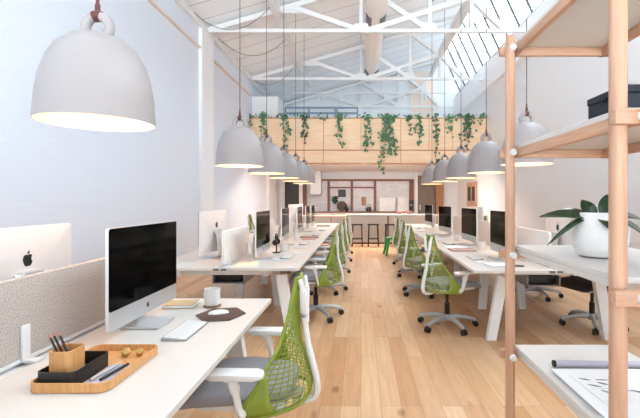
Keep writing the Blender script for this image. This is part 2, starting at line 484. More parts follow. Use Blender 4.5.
# ------------------------------------------------------------------ roof trusses and beams
def truss(Y, name='roof_truss_beam'):
    b = B()
    T, H = 5.0, .085
    up = (0, 1, 0)
    cnt = [0]
    def m(p, q, w=H):
        cnt[0] += 1; w += .0035*cnt[0]
        b.bar((p[0], Y, p[1]), (q[0], Y, q[1]), w, w, up)
    m((XL+.02, T), (XR-.02, T), .07)
    m((XL+.05, 5.0), (TOPX-.1, ceil_z(TOPX-.1)-.07), .1)
    m((-1.5, ceil_z(-1.5)-.07), (0, T)); m((0, T), (0, ceil_z(0)-.08), .06)
    m((.05, ceil_z(.05)-.08), (1.45, T+.02)); m((.15, T), (2.38, 5.72)); m((1.48, T), (1.48, ceil_z(1.48)-.08), .06)
    m((1.5, ceil_z(1.5)-.08), (2.38, 5.7)); m((2.38, 5.72), (2.38, T), .06); m((2.38, 5.72), (TOPX-.05, 6.75)); m((2.38, 5.72), (3.1, T))
    for x, z in ((1.45, 5.08), (-1.5, ceil_z(-1.5)-.14), (0, 5.06), (2.36, 5.7)):
        b.prism([(x-.2, z-.06), (x+.2, z-.06), (x+.14, z+.1), (x-.14, z+.1)], Y-.02, Y+.02, 'y')
    return struct(name, b, 'white_steel')
TY = (5.15, 8.73, 12.2, 15.9)
for y in TY: truss(y)
for x, z in ((-1.8, 5.42), (2.38, 5.74)):
    b = B().box(x-.07, x+.07, Y0+.1, 12.4, z-.11, z+.11)
    b.prism([(12.4, z+.11), (12.4, z-.11), (14.0, z-.2), (14.05, z-.12)], x-.05, x+.05, 'x')
    struct('roof_purlin_beam', b, 'white_steel')

# round ventilation duct under the ceiling
duct = empty('ventilation_duct', (.34, 0, 6.02-.62), 0, 'long white round ventilation duct running under the sloping ceiling', 'duct')
DR = .235
mk('duct_body', B().tube([(0, y, .2) for y in (2.0, 6.0, 10.0, 13.6)] , DR, 32), 'duct', duct)
for y in (9.2, 13.0):
    b = B()
    for a0 in (200, 290):
        pts = [(math.cos(math.radians(a0+k*9))*(DR+.004), y, .2+math.sin(math.radians(a0+k*9))*(DR+.004)) for k in range(6)]
        V = [[b.bm.verts.new((p[0], y+s, p[2])) for p in pts] for s in (-.22, .22)]
        for k in range(5): b.bm.faces.new((V[0][k], V[0][k+1], V[1][k+1], V[1][k]))
    o = mk('vent_grille', b, 'duct_band', duct)
    sm = o.modifiers.new('thick', 'SOLIDIFY'); sm.thickness = .006; sm.offset = 1
mk('end_diffuser', B().lathe([(.18, -.12), (.3, -.1), (.3, -.05), (.16, .0)], 24, 0, 13.3), 'duct', duct)
b = B()
for y in (5.15, 8.73, 12.2):
    b.tube([(0, y, .2+DR), (0, y, ceil_z(.34)-5.4)], .012, 6)
mk('hanger_rod', b, 'white_steel', duct)

# swagged cables
def cable(name, p, q, sag, r, m, label, group):
    p, q = Vector(p), Vector(q); n = 16; pts = []
    for i in range(n+1):
        t = i/n; v = p.lerp(q, t); v.z -= 4*sag*t*(1-t); pts.append(v)
    tag(mk(name, B().tube(pts, r, 6), m), label, 'cable', group)
cg = 'cables looped under the ceiling'
cable('hanging_cable', (-3.24, 6.4, 4.98), (-1.89, 6.8, 5.42), .36, .007, 'cord', 'looped cable from the left wall to the ceiling beam, nearest loop', cg)
cable('hanging_cable', (-3.24, 7.86, 5.0), (-1.89, 8.5, 5.44), .42, .007, 'cord', 'second looped cable from the left wall to the ceiling beam', cg)
cable('hanging_cable', (-3.24, 9.2, 5.04), (-1.89, 10.2, 5.42), .42, .007, 'cord', 'third looped cable from the left wall to the ceiling beam', cg)
cable('hanging_cable', (-3.24, 12.4, 5.0), (-1.89, 11.9, 5.38), .34, .007, 'cord', 'last looped cable from the left wall, above the balcony', cg)
cable('hanging_cable', (2.47, 10.3, 5.5), (3.64, 10.7, 5.25), .3, .006, 'mullion', 'thin cable looped below the skylight, farther one', cg)
cable('hanging_cable', (2.47, 9.2, 5.5), (3.64, 9.6, 5.28), .2, .006, 'mullion', 'thin cable looped below the skylight, nearer one', cg)
# track lights above the mezzanine
for Y, z, x0, x1, spots, lb in ((14.2, 5.1, -2.4, 3.0, (-1.5, -.75, .05, .8, 1.5, 2.25), 'long white spotlight track hung above the mezzanine'),
                         (14.9, 4.55, .6, 2.6, (1.0, 1.8), 'short white spotlight track low above the mezzanine')):
    t = empty('spotlight_track', (0, Y, z), 0, lb, 'track light', 'spotlight tracks')
    mk('ceiling_track', B().box(x0, x1, -.025, .025, -.02, .02), 'white_steel', t)
    for s in spots:
        sp = mk('spot_head', B().lathe([(.035, -.22), (.045, -.21), (.045, -.09), (.02, -.07), (.012, -.02)], 14, s, 0), 'white_plastic', t)
    b = B()
    for s in (x0+.2, x1-.2): b.tube([(s, 0, .02), (s, 0, ceil_z(s)-z)], .008, 6)
    mk('hanger_rod', b, 'white_steel', t)
# blue-grey steel frame railing on the mezzanine
r = empty('steel_railing', (0, 13.4, 2.62), 0, 'blue-grey steel railing standing on the mezzanine behind the plywood front', 'railing')
for x in (-2.5, -1.72, -.86, -.8, -.12): mk('post', B().box(x-.025, x+.025, -.025, .025, 0, 1.8), 'rail_blue', r)
for z in (1.78, 1.6, 1.05): mk('horizontal_rail', B().box(-2.5, -.12, -.02, .02, z-.03, z+.03), 'rail_blue', r)

# ------------------------------------------------------------------ pendant lamps
def make_lamp(x, y, z, label, group):
    t = empty('pendant_lamp', (x, y, z), 0, label, 'lamp', group)
    R, Hh = .275, .47
    out = [(R, 0), (R-.004, .05), (R*.965, .14), (R*.91, .23), (R*.82, .315), (R*.68, .385), (R*.48, .435), (R*.25, .462), (.02, Hh)]
    inn = [(max(.012, r-.008), max(zz-.008, 0)) for r, zz in out]
    bm = B(); bm.lathe(out, 48, cap0=False, cap1=True)
    mk('lamp_shade', bm, 'lamp', t)
    b = B()
    V = []
    for r, zz in [(R, 0)] + inn:
        V.append([b.bm.verts.new((r*math.cos(2*PI*k/48), r*math.sin(2*PI*k/48), zz)) for k in range(48)])
    for a, c in zip(V, V[1:]):
        for j in range(48): b.bm.faces.new((a[j], a[(j+1) % 48], c[(j+1) % 48], c[j]))
    mk('shade_lining', b, 'lamp_in', t)
    def rg(a): return (.063*math.cos(math.radians(a)), 0, Hh+.03+.063*math.sin(math.radians(a)))
    mk('hanging_ring', B().tube([rg(-40 + 260*k/20) for k in range(21)], .0255, 14, up=(0, 1, 0)), 'lamp', t)
    g = mk('cord_grip', B().tube([rg(72 + 36*k/6) for k in range(7)], .0285, 14, up=(0, 1, 0)), 'rubber', t)
    mk('cord_neck', B().lathe([(.013, Hh+.118), (.013, Hh+.15), (.008, Hh+.165), (.008, Hh+.2)], 12), 'rubber', g)
    top = ceil_z(x) - z
    c = mk('cord', B().tube([(0, 0, Hh+.19), (0, 0, top)], .0055, 6), 'cord', t)
    mk('ceiling_rose', B().lathe([(.05, top-.04), (.05, top+.0)], 16), 'lamp', c)
    mk('bulb', B().lathe([(.012, .22), (.035, .225), (.052, .25), (.058, .285), (.05, .32), (.025, .36), (.02, .44)], 16), 'bulb', t)
    return t
LG = 'bell pendant lamps over the left desks'
make_lamp(-1.385, 2.13, 1.778, 'large light grey bell pendant lamp hanging over the desk with the wooden tray', LG)
ords = ('first', 'second', 'third', 'fourth', 'fifth')
for i, y in enumerate((4.75, 6.1, 7.45, 8.8, 10.1)):
    make_lamp(-1.42, y, 1.765, ('%s bell pendant lamp from the camera over the long left bench desk' % ords[i]), LG)
for i, y in enumerate((4.5, 5.95, 7.45, 8.9, 10.5)):
    make_lamp(1.84, y, 1.765, ('%s bell pendant lamp from the camera over the long right bench desk' % ords[i]), 'bell pendant lamps over the right desks')

# ------------------------------------------------------------------ bench desks
DT = .73
def bench(cx, y0, y1, nb, frames, label, near_clip):
    out = 1 if cx > 0 else -1      # the wall-side legs stand wider
    t = empty('bench_desk', (cx, y0, 0), 0, label, 'desk', 'white bench desks')
    L = y1-y0
    for k in range(nb):
        a, c = L*k/nb, L*(k+1)/nb
        for s in (-1, 1):
            x0, x1 = sorted((s*.03, s*.745))
            mk('desktop', B().box(x0, x1, a+.001, c-.001, DT-.028, DT, .003, 1), 'white', t)
    for x in (-.42, .42): mk('rail', B().box(x-.025, x+.025, .06, L-.06, DT-.085, DT-.0285), 'white_steel', t)
    for y, wide in frames:
        yy = y-y0
        tp, ft = (.38, .50) if wide else (.2, .25)
        mk('cross_beam', B().box(*sorted((out*.62, -out*.46)), yy-.03, yy+.03, DT-.09, DT-.0286), 'white_steel', t)
        for s in (-1, 1):
            if wide and s == out: tp, ft = .55, .65
            b = B()
            r0 = [Vector((s*ft+dx, yy+dy, 0)) for dx, dy in ((-.045,-.03),(.045,-.03),(.045,.03),(-.045,.03))]
            r1 = [Vector((s*tp+dx, yy+dy, DT-.09)) for dx, dy in ((-.052,-.03),(.052,-.03),(.052,.03),(-.052,.03))]
            b.ring_sweep([r0, r1]); mk('leg', b, 'white_steel', t)
    mk('cable_tray', B().box(-.16, .16, .25, L-.3, DT-.2, DT-.19).box(-.16, -.15, .25, L-.3, DT-.2, DT-.1).box(.15, .16, .25, L-.3, DT-.2, DT-.1), 'tray_steel', t)
    mk('cable_cover', B().box(-.028, .028, .005, L-.005, DT-.03, DT-.012), 'white_plastic', t)
    if near_clip:
        mk('tray_clip', B().box(-.062, -.008, -.006, .004, DT-.024, DT-.004).box(.008, .062, -.006, .004, DT-.024, DT-.004), 'socket', t)
        mk('power_box', B().box(-.14, .12, .3, 1.1, DT-.188, DT-.1, .01), 'black', t)
    return t
LX, RX = -1.33, 1.775
bench(LX, -.5, 2.65, 2, ((-.25, True), (2.44, True)), 'white bench desk at lower left carrying the wooden tray and keyboard', False)
bench(LX, 3.81, 10.9, 5, ((3.98, True), (5.25, False), (6.6, False), (8.0, False), (9.4, False), (10.7, True)), 'long white bench desk running along the left brick wall', True)
bench(RX, 3.68, 10.6, 5, ((3.98, True), (5.1, False), (6.5, False), (7.9, False), (9.3, False), (10.4, True)), 'long white bench desk on the right behind the timber shelf', True)

# felt screen on the near desk
t = empty('desk_screen', (-1.36, 0, DT+.003), 0, 'grey speckled felt desk screen on the desk with the wooden tray', 'desk screen')
mk('felt_panel', B().box(-.012, .012, .2, 2.22, .012, .335, .004, 1), 'felt', t)
mk('edge_trim', B().box(-.016, .016, .2, 2.16, .0, .014), 'white_steel', t)
for y in (1.62, .5): mk('clamp', B().box(.0125, .024, y-.02, y+.02, 0.0, .145, .004, 2).box(.0125, .075, y-.02, y+.02, 0, .008), 'white_plastic', t)
# pale screens on the two long benches
def pale_screen(x, y0, ln, label, grp):
    t = empty('desk_screen', (x, y0, DT+.003), 0, label, 'desk screen', grp)
    mk('fabric_panel', B().prism(rrect(0, ln, .01, .335, .03), -.012, .012, 'x'), 'screen_white', t)
    for y in (.12, ln-.12): mk('clamp', B().box(.0125, .022, y-.018, y+.018, 0, .14, .003, 1).box(.0125, .07, y-.018, y+.018, 0, .008), 'white_plastic', t)
for i, y in enumerate((3.9, 5.32, 6.78, 8.3)):
    pale_screen(LX, y, .88, '%s pale fabric desk screen from the camera on the left bench' % ords[i], 'pale screens on the left bench')
for i, y in enumerate((3.8, 5.45, 6.95, 8.5)):
    pale_screen(RX, y, .8, '%s pale fabric desk screen from the camera on the right bench' % ords[i], 'pale screens on the right bench')

# ------------------------------------------------------------------ computers
APPLE = [(0,-.46),(.14,-.5),(.3,-.4),(.42,-.18),(.34,-.06),(.3,.08),(.34,.22),(.4,.28),(.28,.4),(.12,.4),(0,.34),(-.12,.4),(-.28,.38),(-.4,.24),(-.44,.04),(-.38,-.2),(-.26,-.42),(-.14,-.5)]
LEAF = [(-.02,.46),(.04,.44),(.14,.54),(.17,.68),(.08,.66),(0,.58)]
def logo(b, x0, x1, cy, cz, s, flip=1):
    b.prism([(cy+flip*u*s, cz+v*s) for u, v in APPLE], x0, x1, 'x')
    b.prism([(cy+flip*u*s, cz+v*s) for u, v in LEAF], x0, x1, 'x')
def make_imac(loc, rz, label, group):
    """local +x is the screen side"""
    t = empty('desktop_computer', loc, rz, label, 'computer', group)
    W, Z0, Z1 = .325, .057, .516
    # thin edge, belly towards the back
    rings = []
    for x, k in ((.0, 1.0), (-.006, 1.0), (-.014, .97), (-.026, .8), (-.036, .5), (-.04, .2)):
        cz = (Z0+Z1)/2; hz = (Z1-Z0)/2*(k if k < .97 else 1)
        hy = W*(k if k < .97 else 1)
        rings.append([Vector((x, u, v)) for u, v in rrect(-hy, hy, cz-hz, cz+hz, min(.014, hz*.3), 4)])
    b = B(); b.ring_sweep(rings)
    mk('display_housing', b, 'alu_back', t)
    mk('screen', B().prism(rrect(-W+.001, W-.001, Z0+.088, Z1-.001, .012), .0003, .003, 'x'), 'screen', t)
    c = mk('chin', B().prism(rrect(-W+.001, W-.001, Z0+.001, Z0+.087, .01), .0003, .0025, 'x'), 'alu', t)
    b = B(); logo(b, .0026, .0034, 0, Z0+.044, .026); mk('logo', b, 'black', c)
    b = B()
    prof = [(-.055, .3), (-.085, .25), (-.1, .15), (-.105, .06), (-.09, .012), (-.04, .006), (.1, .005)]
    rings = []
    for i, (x, z) in enumerate(prof):
        p = Vector(prof[max(i-1, 0)]); q = Vector(prof[min(i+1, len(prof)-1)])
        d = (q-p).normalized(); n = Vector((-d.y, d.x))
        h = .0045
        wy = .095
        rings.append([Vector((x+n.x*s*h, u, z+n.y*s*h)) for u, s in ((-wy, -1), (wy, -1), (wy, 1), (-wy, 1))])
    b.ring_sweep(rings)
    s = mk('stand', b, 'alu', t)
    mk('stand_joint', B().box(-.075, -.03, -.06, .06, .27, .31, .006), 'alu', s)
    b = B(); logo(b, -.0418, -.0395, 0, .36, .062, -1); mk('logo', b, 'black', t)
    return t
IZ = DT + .002
im = make_imac((-1.11, 2.105, IZ), 0, 'black-screened desktop computer facing the keyboard on the near left desk', 'desktop computers')
dup(im, (-1.62, 1.92, IZ), PI, 'silver desktop computer seen from behind over the grey felt screen')
for i, (y, a) in enumerate(((4.44, 1), (5.75, 2), (7.1, 1.5), (8.15, 1.5), (9.02, 1))):
    dup(im, (-1.07, y, IZ), math.radians(a), '%s desktop computer from the camera facing the aisle on the left bench' % ords[i])
dup(im, (-1.66, 4.55, IZ), PI + math.radians(-6), 'desktop computer seen from behind on the left bench, beside the pale screen')
dup(im, (-1.64, 10.15, IZ), PI + math.radians(-24), 'desktop computer seen from behind at the far end of the left bench')
for i, (y, a) in enumerate(((4.43, 0), (5.72, 3), (7.35, 8), (9.1, 5))):
    dup(im, (1.52, y, IZ), PI + math.radians(a), '%s desktop computer from the camera facing the aisle on the right bench' % ords[i])
dup(im, (2.04, 4.12, IZ), 0, 'desktop computer seen from behind on the right bench, behind the plant pot')
dup(im, (2.02, 7.0, IZ), 0, 'desktop computer seen from behind halfway along the right bench')

# ------------------------------------------------------------------ task chairs (local +x is the front)
def lattice_back(material, parent):
    nu, nv = 20, 30
    xc = [(-.275, 0), (-.29, .08), (-.265, .25), (-.222, .5), (-.215, .75), (-.23, 1)]
    xs = [(0.0, 0), (-.012, .08), (-.08, .25), (-.16, .5), (-.195, .75), (-.222, 1)]
    hw = [(.235, 0), (.243, .08), (.22, .2), (.16, .4), (.112, .6), (.082, .8), (.068, .95), (.064, 1)]
    def ev(tab, v):
        for (a, t0), (b_, t1) in zip(tab, tab[1:]):
            if v <= t1 + 1e-9:
                k = (v-t0)/(t1-t0); k = k*k*(3-2*k)*.4 + k*.6
                return a + (b_-a)*k
        return tab[-1][0]
    def P(u, v):
        w = ev(hw, v); c, s = ev(xc, v), ev(xs, v)
        z = .405 + .585*v + .022*(1-u*u)*(1-v)**3 + .012*u*u*v
        return Vector((c + (s-c)*abs(u)**2.2, w*math.sin(u*PI/2*.93)/math.sin(PI/2*.93), z))
    bm = bmesh.new()
    G = [[bm.verts.new(P(-1+2*i/nu, j/nv)) for i in range(nu+1)] for j in range(nv+1)]
    for j in range(nv):
        for i in range(nu): bm.faces.new((G[j][i], G[j][i+1], G[j+1][i+1], G[j+1][i]))
    bmesh.ops.recalc_face_normals(bm, faces=bm.faces)
    bmesh.ops.wireframe(bm, faces=bm.faces, thickness=.0058, use_replace=True, use_even_offset=True, use_boundary=True)
    o = mk('mesh_backrest', bm, material, parent)
    loop = [P(-1+2*i/nu, 0) for i in range(nu+1)] + [P(1, j/nv) for j in range(1, nv+1)] + [P(1-2*i/nu, 1) for i in range(1, nu+1)] + [P(-1, 1-j/nv) for j in range(1, nv)]
    rim = mk('backrest_rim', B().tube(loop, .009, 8, closed=True), material, o)
    # solid webs at the lower corners
    for s in (-1, 1):
        bm = bmesh.new()
        q = [[bm.verts.new(P(s*(1-.32*i/4*(1-j/8)), j/8*.36) ) for i in range(5)] for j in range(8)]
        for j in range(7):
            for i in range(4): bm.faces.new((q[j][i], q[j][i+1], q[j+1][i+1], q[j+1][i]))
        web = mk('corner_web', bm, material, o)
        sm = web.modifiers.new('thick', 'SOLIDIFY'); sm.thickness = .011; sm.offset = 0
    return o

def make_chair(name, loc, rz, label, group, seat_m, back_m, arm_m, base_m):
    t = empty(name, loc, rz, label, 'chair', group)
    hub = mk('star_base', B().lathe([(.045, .075), (.05, .09), (.045, .125), (.034, .14)], 20), base_m, t)
    for k in range(5):
        a = 2*PI*k/5 + .85
        d = Vector((math.cos(a), math.sin(a), 0))
        pts = [d*.03 + Vector((0,0,.108)), d*.12 + Vector((0,0,.112)), d*.24 + Vector((0,0,.092)), d*.315 + Vector((0,0,.07))]
        mk('base_leg', B().tube(spline(pts, 4), [.03]*4+[.026]*4+[.021]*4+[.018], 8, flat=.85), base_m, t)
        cs = d*.31; pr = Vector((-d.y, d.x, 0))
        b = B()
        for s in (-1, 1):
            c = cs + pr*(.016*s) + Vector((0,0,.03)); w = pr*.011
            b.tube([c-w, c-w*.7, c+w*.7, c+w], [.024, .03, .03, .024], 16)
        b.tube([cs + Vector((0,0,.03)), cs + Vector((0,0,.07))], .01, 8)
        mk('caster', b, 'black', t)
    mk('gas_lift', B().lathe([(.028, .13), (.028, .26), (.018, .262), (.018, .39)], 16), 'black', t)
    mk('tilt_mechanism', B().box(-.17, .13, -.075, .075, .375, .425, .02, 3).box(-.24, -.12, -.04, .04, .4, .44, .012, 2), base_m, t)
    # cushion with a falling front edge
    sec = [(-.2, .0), (-.15, .012), (.06, .012), (.22, .002), (.275, -.02), (.3, -.045)]
    rings = []
    for i, (x, dz) in enumerate(sec):
        w = (.15, .185, .236, .24, .225, .19)[i]
        th = .052 if i < 4 else (.045, .03)[i-4]
        zt = .497 + dz
        rings.append([Vector((x, u, v)) for u, v in rrect(-w, w, zt-th, zt, th*.42, 4)])
    b = B(); b.ring_sweep(rings); mk('seat', b, seat_m, t)
    mk('seat_pan', B().prism(rrect(-.19, .24, -.2, .2, .06), .425, .449, 'z'), arm_m, t)
    for s in (-1, 1):
        b = B()
        pts = [(-.02, s*.17, .43), (-.025, s*.25, .435), (-.015, s*.282, .48), (.0, s*.285, .56), (.02, s*.285, .615)]
        b.tube(spline(pts, 4), [.022]*8 + [.024]*4 + [.034]*4 + [.05], 10, up=(0, 1, 0), flat=.55)
        ar = mk('armrest', b, arm_m, t)
        mk('arm_pad', B().prism(rrect(-.125, .13, s*.287-.04, s*.287+.04, .036), .616, .64, 'z', .006), arm_m, ar)
    # spine: one post forking to the two upper corners
    b = B()
    b.tube(spline([(-.2, 0, .385), (-.27, 0, .385), (-.308, 0, .415), (-.308, 0, .5), (-.268, 0, .66), (-.25, 0, .8)], 5), [.021]*20 + [.019]*5 + [.017], 10, up=(0, 1, 0), flat=.8)
    for s in (-1, 1):
        b.tube(spline([(-.254, s*.004, .77), (-.25, s*.03, .85), (-.25, s*.046, .93), (-.238, s*.058, .99)], 4), [.018]*9 + [.013]*4, 8)
    mk('spine_frame', b, 'chair_white' if back_m == 'green' else arm_m, t)
    lattice_back(back_m, t)
    mk('tilt_knob', B().tube([(.03, -.14, .405), (.03, -.19, .405)], [.022, .02], 14), arm_m, t)
    return t
CG = 'green mesh task chairs'
ch = make_chair('task_chair', (-.53, 2.02, 0), PI - math.radians(2), 'green mesh-backed task chair with grey seat pulled up to the near left desk', CG, 'seat', 'green', 'chair_white', 'chair_grey')
for i, (x, y, a, w) in enumerate(((-.53, 4.75, 6, 'first'), (-.53, 6.05, 3, 'second'), (-.53, 7.5, -3, 'third'), (-.52, 8.85, 2, 'fourth'), (-.53, 10.15, 0, 'fifth'))):
    dup(ch, (x, y, 0), PI + math.radians(a), 'green mesh task chair, %s from the camera along the left bench' % w)
for i, (x, y, a, w) in enumerate(((.93, 4.38, 26, 'first'), (.9, 5.9, 20, 'second'), (.95, 7.3, 16, 'third'), (.98, 8.65, 10, 'fourth'))):
    dup(ch, (x, y, 0), math.radians(a), 'green mesh task chair, %s from the camera along the right bench' % w)
dup(ch, (-2.48, 9.85, 0), 0, 'green mesh task chair on the wall side of the left bench')
dup(ch, (2.62, 9.25, 0), PI, 'green mesh task chair on the wall side of the right bench')
dk = make_chair('task_chair', (2.51, 4.4, 0), PI + .3, 'dark brown seated task chair at the near wall side of the right bench', 'dark task chairs', 'seat_dark', 'mesh_grey', 'chair_beige', 'chair_grey')
dup(dk, (2.5, 5.75, 0), PI - .5, 'dark seated task chair behind the shelf upright, farther along the right bench wall side')

# ------------------------------------------------------------------ things on the near desk
D = DT + .002
t = empty('wooden_tray', (-.985, 1.535, D), 0, 'shallow rounded wooden tray holding the black box and pens', 'tray')
b = B()
o_, i_ = rrect(-.135, .135, -.185, .185, .035), rrect(-.129, .129, -.179, .179, .03)
def open_box(b, ro, ri, h, tb, z0=0.0):
    n = len(ro)
    A = [b.bm.verts.new((x, y, z0)) for x, y in ro]; Bv = [b.bm.verts.new((x, y, z0+h)) for x, y in ro]
    C = [b.bm.verts.new((x, y, z0+h)) for x, y in ri]; Dv = [b.bm.verts.new((x, y, z0+tb)) for x, y in ri]
    for k in range(n):
        j = (k+1) % n
        b.bm.faces.new((A[k], A[j], Bv[j], Bv[k])); b.bm.faces.new((Bv[k], Bv[j], C[j], C[k])); b.bm.faces.new((C[k], C[j], Dv[j], Dv[k]))
    b.bm.faces.new(A); b.bm.faces.new(Dv)
open_box(b, o_, i_, .032, .006)
mk('tray_body', b, 'beaker', t)
mk('pen_liner', B().box(.025, .1, -.15, .02, .0065, .012, .002, 1), 'lilac', t)
TZ = D + .008
b = B(); open_box(b, rrect(-.085, .05, -.105, .095, .022), rrect(-.08, .045, -.1, .09, .019), .052, .005)
tag(mk('desk_box', b, 'black_box', loc=(-1.02, 1.475, TZ)), 'black stained wooden box inside the wooden tray', 'box')
b = B(); open_box(b, rrect(-.045, .038, -.045, .045, .02), rrect(-.04, .033, -.04, .04, .017), .1, .005)
tag(mk('pencil_cup', b, 'beaker', loc=(-1.048, 1.45, TZ+.008)), 'square wooden pencil cup standing inside the black box', 'cup')
for k, (dx, dy, tx, ty) in enumerate(((.018, .016, -.078, .01), (.01, -.014, -.075, .004), (.024, .0, -.07, .012), (.012, .004, -.08, .006))):
    p = Vector((-1.048+dx, 1.45+dy, TZ+.016)); q = p + Vector((tx*.88, ty, .13))
    if True:
        o = mk('pencil', B().tube([p, q], .0038, 6), 'pencil')
        tag(o, 'dark pencil leaning in the square wooden pencil cup', 'pencil', 'pencils in the wooden cup')
        mk('pencil_end', B().tube([q, q + (q-p).normalized()*.012], .0037, 6), 'pencil_tip', o)
for nm, x, y, s, lb in (('brass_polyhedron', -.955, 1.645, .021, 'left brass faceted paperweight at the back of the wooden tray'), ('brass_polyhedron', -.905, 1.655, .018, 'right brass faceted paperweight at the back of the wooden tray')):
    bm = bmesh.new(); bmesh.ops.create_icosphere(bm, subdivisions=1, radius=s)
    bmesh.ops.rotate(bm, verts=bm.verts, matrix=Matrix.Rotation(.5, 3, 'X') @ Matrix.Rotation(.4, 3, 'Y'))
    mz = min(v.co.z for v in bm.verts)
    tag(mk(nm, bm, 'gold', loc=(x, y, TZ-mz), ang=5), lb, 'paperweight', 'brass paperweights in the tray')
tz = D + .02
for nm, x, m, lb in (('pen', -.93, 'silver', 'silver pen lying in the tray beside the black box'), ('pen', -.895, 'black', 'black pen lying in the tray next to the silver pen')):
    o = mk(nm, B().tube([(x-.006, 1.4, tz+.003), (x+.012, 1.535, tz+.003)], [.0055, .0055], 10), m)
    tag(o, lb, 'pen', 'pens in the tray')
    mk('pen_tip', B().tube([(x+.012, 1.535, tz+.003), (x+.0145, 1.552, tz+.003)], [.005, .0015], 10), 'silver', o)
# keyboard
def make_keyboard(loc, rz, label):
    t = empty('keyboard', loc, rz, label, 'keyboard', 'slim aluminium keyboards')
    b = B(); b.prism([(-.057, 0), (.057, 0), (.057, .004), (-.045, .014), (-.057, .014)], -.14, .14, 'y', .0015)
    mk('keyboard_body', b, 'key_alu', t)
    b = B()
    for r in range(6):
        x = .044 - r*.0172; zz = .0052 + (.057-x-.005)*.0985
        cols = [1.0]*14 if r else [1.2, 1, 1, 1.2, 5.2, 1.2, 1, 1, 1]
        wsum = sum(cols); y = -.133; u = .266/wsum
        for c in cols:
            b.box(x-.0075, x+.0075, y+.001, y+u*c-.001, zz-.002, zz+.002); y += u*c
    mk('keys', b, 'white_plastic', t)
    return t
kb = make_keyboard((-.855, 1.985, D), -.0, 'slim aluminium keyboard on the near left desk before the black screen')
# hexagonal mat, mouse, mug, coaster, notebook
hexp = [(.135*math.cos(PI/3*k+.15) , 1.04*.14*math.sin(PI/3*k+.15)) for k in range(6)]
tag(mk('mouse_mat', B().prism(hexp, 0, .005, 'z', .001), 'walnut', loc=(-.785, 2.27, D)), 'dark hexagonal mouse mat on the near left desk', 'mouse mat')
def mouse_bm():
    bm = bmesh.new(); bmesh.ops.create_uvsphere(bm, u_segments=20, v_segments=10, radius=1)
    for v in bm.verts:
        v.co.x *= .057; v.co.y *= .029; v.co.z = max(v.co.z, 0) * .02 + (.0 if v.co.z > 0 else 0)
    return bm
MOUSE = mk('computer_mouse', mouse_bm(), 'white_plastic', loc=(-.80, 2.275, D+.0065), rz=.35)
tag(MOUSE, 'white computer mouse on the dark hexagonal mat', 'mouse', 'white computer mice')
tag(mk('coaster', B().lathe([(.052, 0), (.052, .006)], 28), 'cork', loc=(-.9, 2.45, D)), 'round cork coaster under the white mug on the near desk', 'coaster')
def make_mug(loc, rz, label, sc=1.0):
    t = empty('mug', loc, rz, label, 'mug', 'white mugs')
    b = B(); b.lathe([(.036*sc, 0), (.043*sc, .004), (.046*sc, .03*sc), (.047*sc, .1*sc), (.044*sc, .1*sc), (.042*sc, .012), (.01, .01)], 28)
    mk('mug_body', b, 'ceramic', t)
    pts = [(.044*sc + .03*sc*math.sin(PI*k/10), 0, (.025 + .055*k/10)*sc) for k in range(11)]
    mk('handle', B().tube(pts, .006*sc, 8), 'ceramic', t)
    return t
mug = make_mug((-.9, 2.45, D+.008), 2.6, 'white speckled mug on a cork coaster on the near left desk')
t = empty('notebook', (-1.1, 2.47, D), .1, 'tan covered notebook behind the black-screened computer on the near desk', 'notebook')
mk('cover', B().box(-.08, .1, -.08, .06, 0, .003).box(-.08, .1, -.08, .06, .017, .02), 'tan_book', t)
mk('pages', B().box(-.077, .097, -.077, .057, .0035, .0165), 'paper', t)

# ------------------------------------------------------------------ things on the long benches
for x, y, rz, lb in ((-.82, 4.5, 0, 'slim keyboard before the first aisle-side computer on the left bench'), (-.82, 5.85, 0, 'slim keyboard before the second aisle-side computer on the left bench'),
                     (-.8, 7.3, 0, 'slim keyboard before the third aisle-side computer on the left bench'), (-.8, 8.4, 0, 'slim keyboard before the fourth aisle-side computer on the left bench'),
                     (1.24, 4.42, PI, 'slim keyboard before the first aisle-side computer on the right bench'), (1.27, 5.85, PI, 'slim keyboard before the second aisle-side computer on the right bench'),
                     (1.25, 7.35, PI, 'slim keyboard before the third aisle-side computer on the right bench'), (1.25, 8.95, PI, 'slim keyboard before the fourth aisle-side computer on the right bench')):
    dup(kb, (x, y, D), rz, lb)
for x, y, lb in ((-.78, 4.82, 'white mouse beside the first keyboard on the left bench'), (-.78, 6.2, 'white mouse beside the second keyboard on the left bench'),
                 (1.22, 4.14, 'white mouse beside the first keyboard on the right bench'), (1.22, 7.05, 'white mouse beside the third keyboard on the right bench')):
    dup(MOUSE, (x, y, D), 0, lb)
def flat(name, cx, cy, w, l, h, m, rz, label, cat, group=None):
    tag(mk(name, B().box(-w/2, w/2, -l/2, l/2, 0, h, min(.003, h/3), 1), m, loc=(cx, cy, D), rz=rz), label, cat, group)
flat('folder', 1.27, 5.1, .3, .22, .02, 'pink_folder', .08, 'dusty pink folder near the front of the right bench', 'folder')
flat('paper_stack', 1.27, 5.42, .3, .22, .012, 'paper', -.05, 'white paper stack behind the dusty pink folder on the right bench', 'paper')
flat('notepad', 1.33, 3.98, .2, .16, .012, 'paper', .2, 'white notepad at the near end of the right bench', 'notepad')
flat('phone', 1.5, 3.92, .075, .15, .008, 'black', 1.1, 'dark phone lying at the near end of the right bench', 'phone')
flat('notepad', 1.2, 6.5, .2, .25, .01, 'grey_board', 0, 'grey notepad between the second and third chairs on the right bench', 'notepad')
flat('notepad', 1.22, 8.2, .2, .28, .01, 'grey_board', .1, 'grey notepad before the fourth chair on the right bench', 'notepad')
flat('folder', -.86, 6.78, .3, .2, .022, 'brown_folder', .05, 'brown-pink folder halfway along the left bench', 'folder')
flat('red_booklet', -.84, 6.48, .22, .15, .006, 'red_book', 0, 'faded red booklet in front of the brown-pink folder on the left bench', 'booklet')
flat('folder', -.9, 9.7, .3, .3, .02, 'brown_folder', 0, 'brown-pink folder at the far end of the left bench', 'folder')
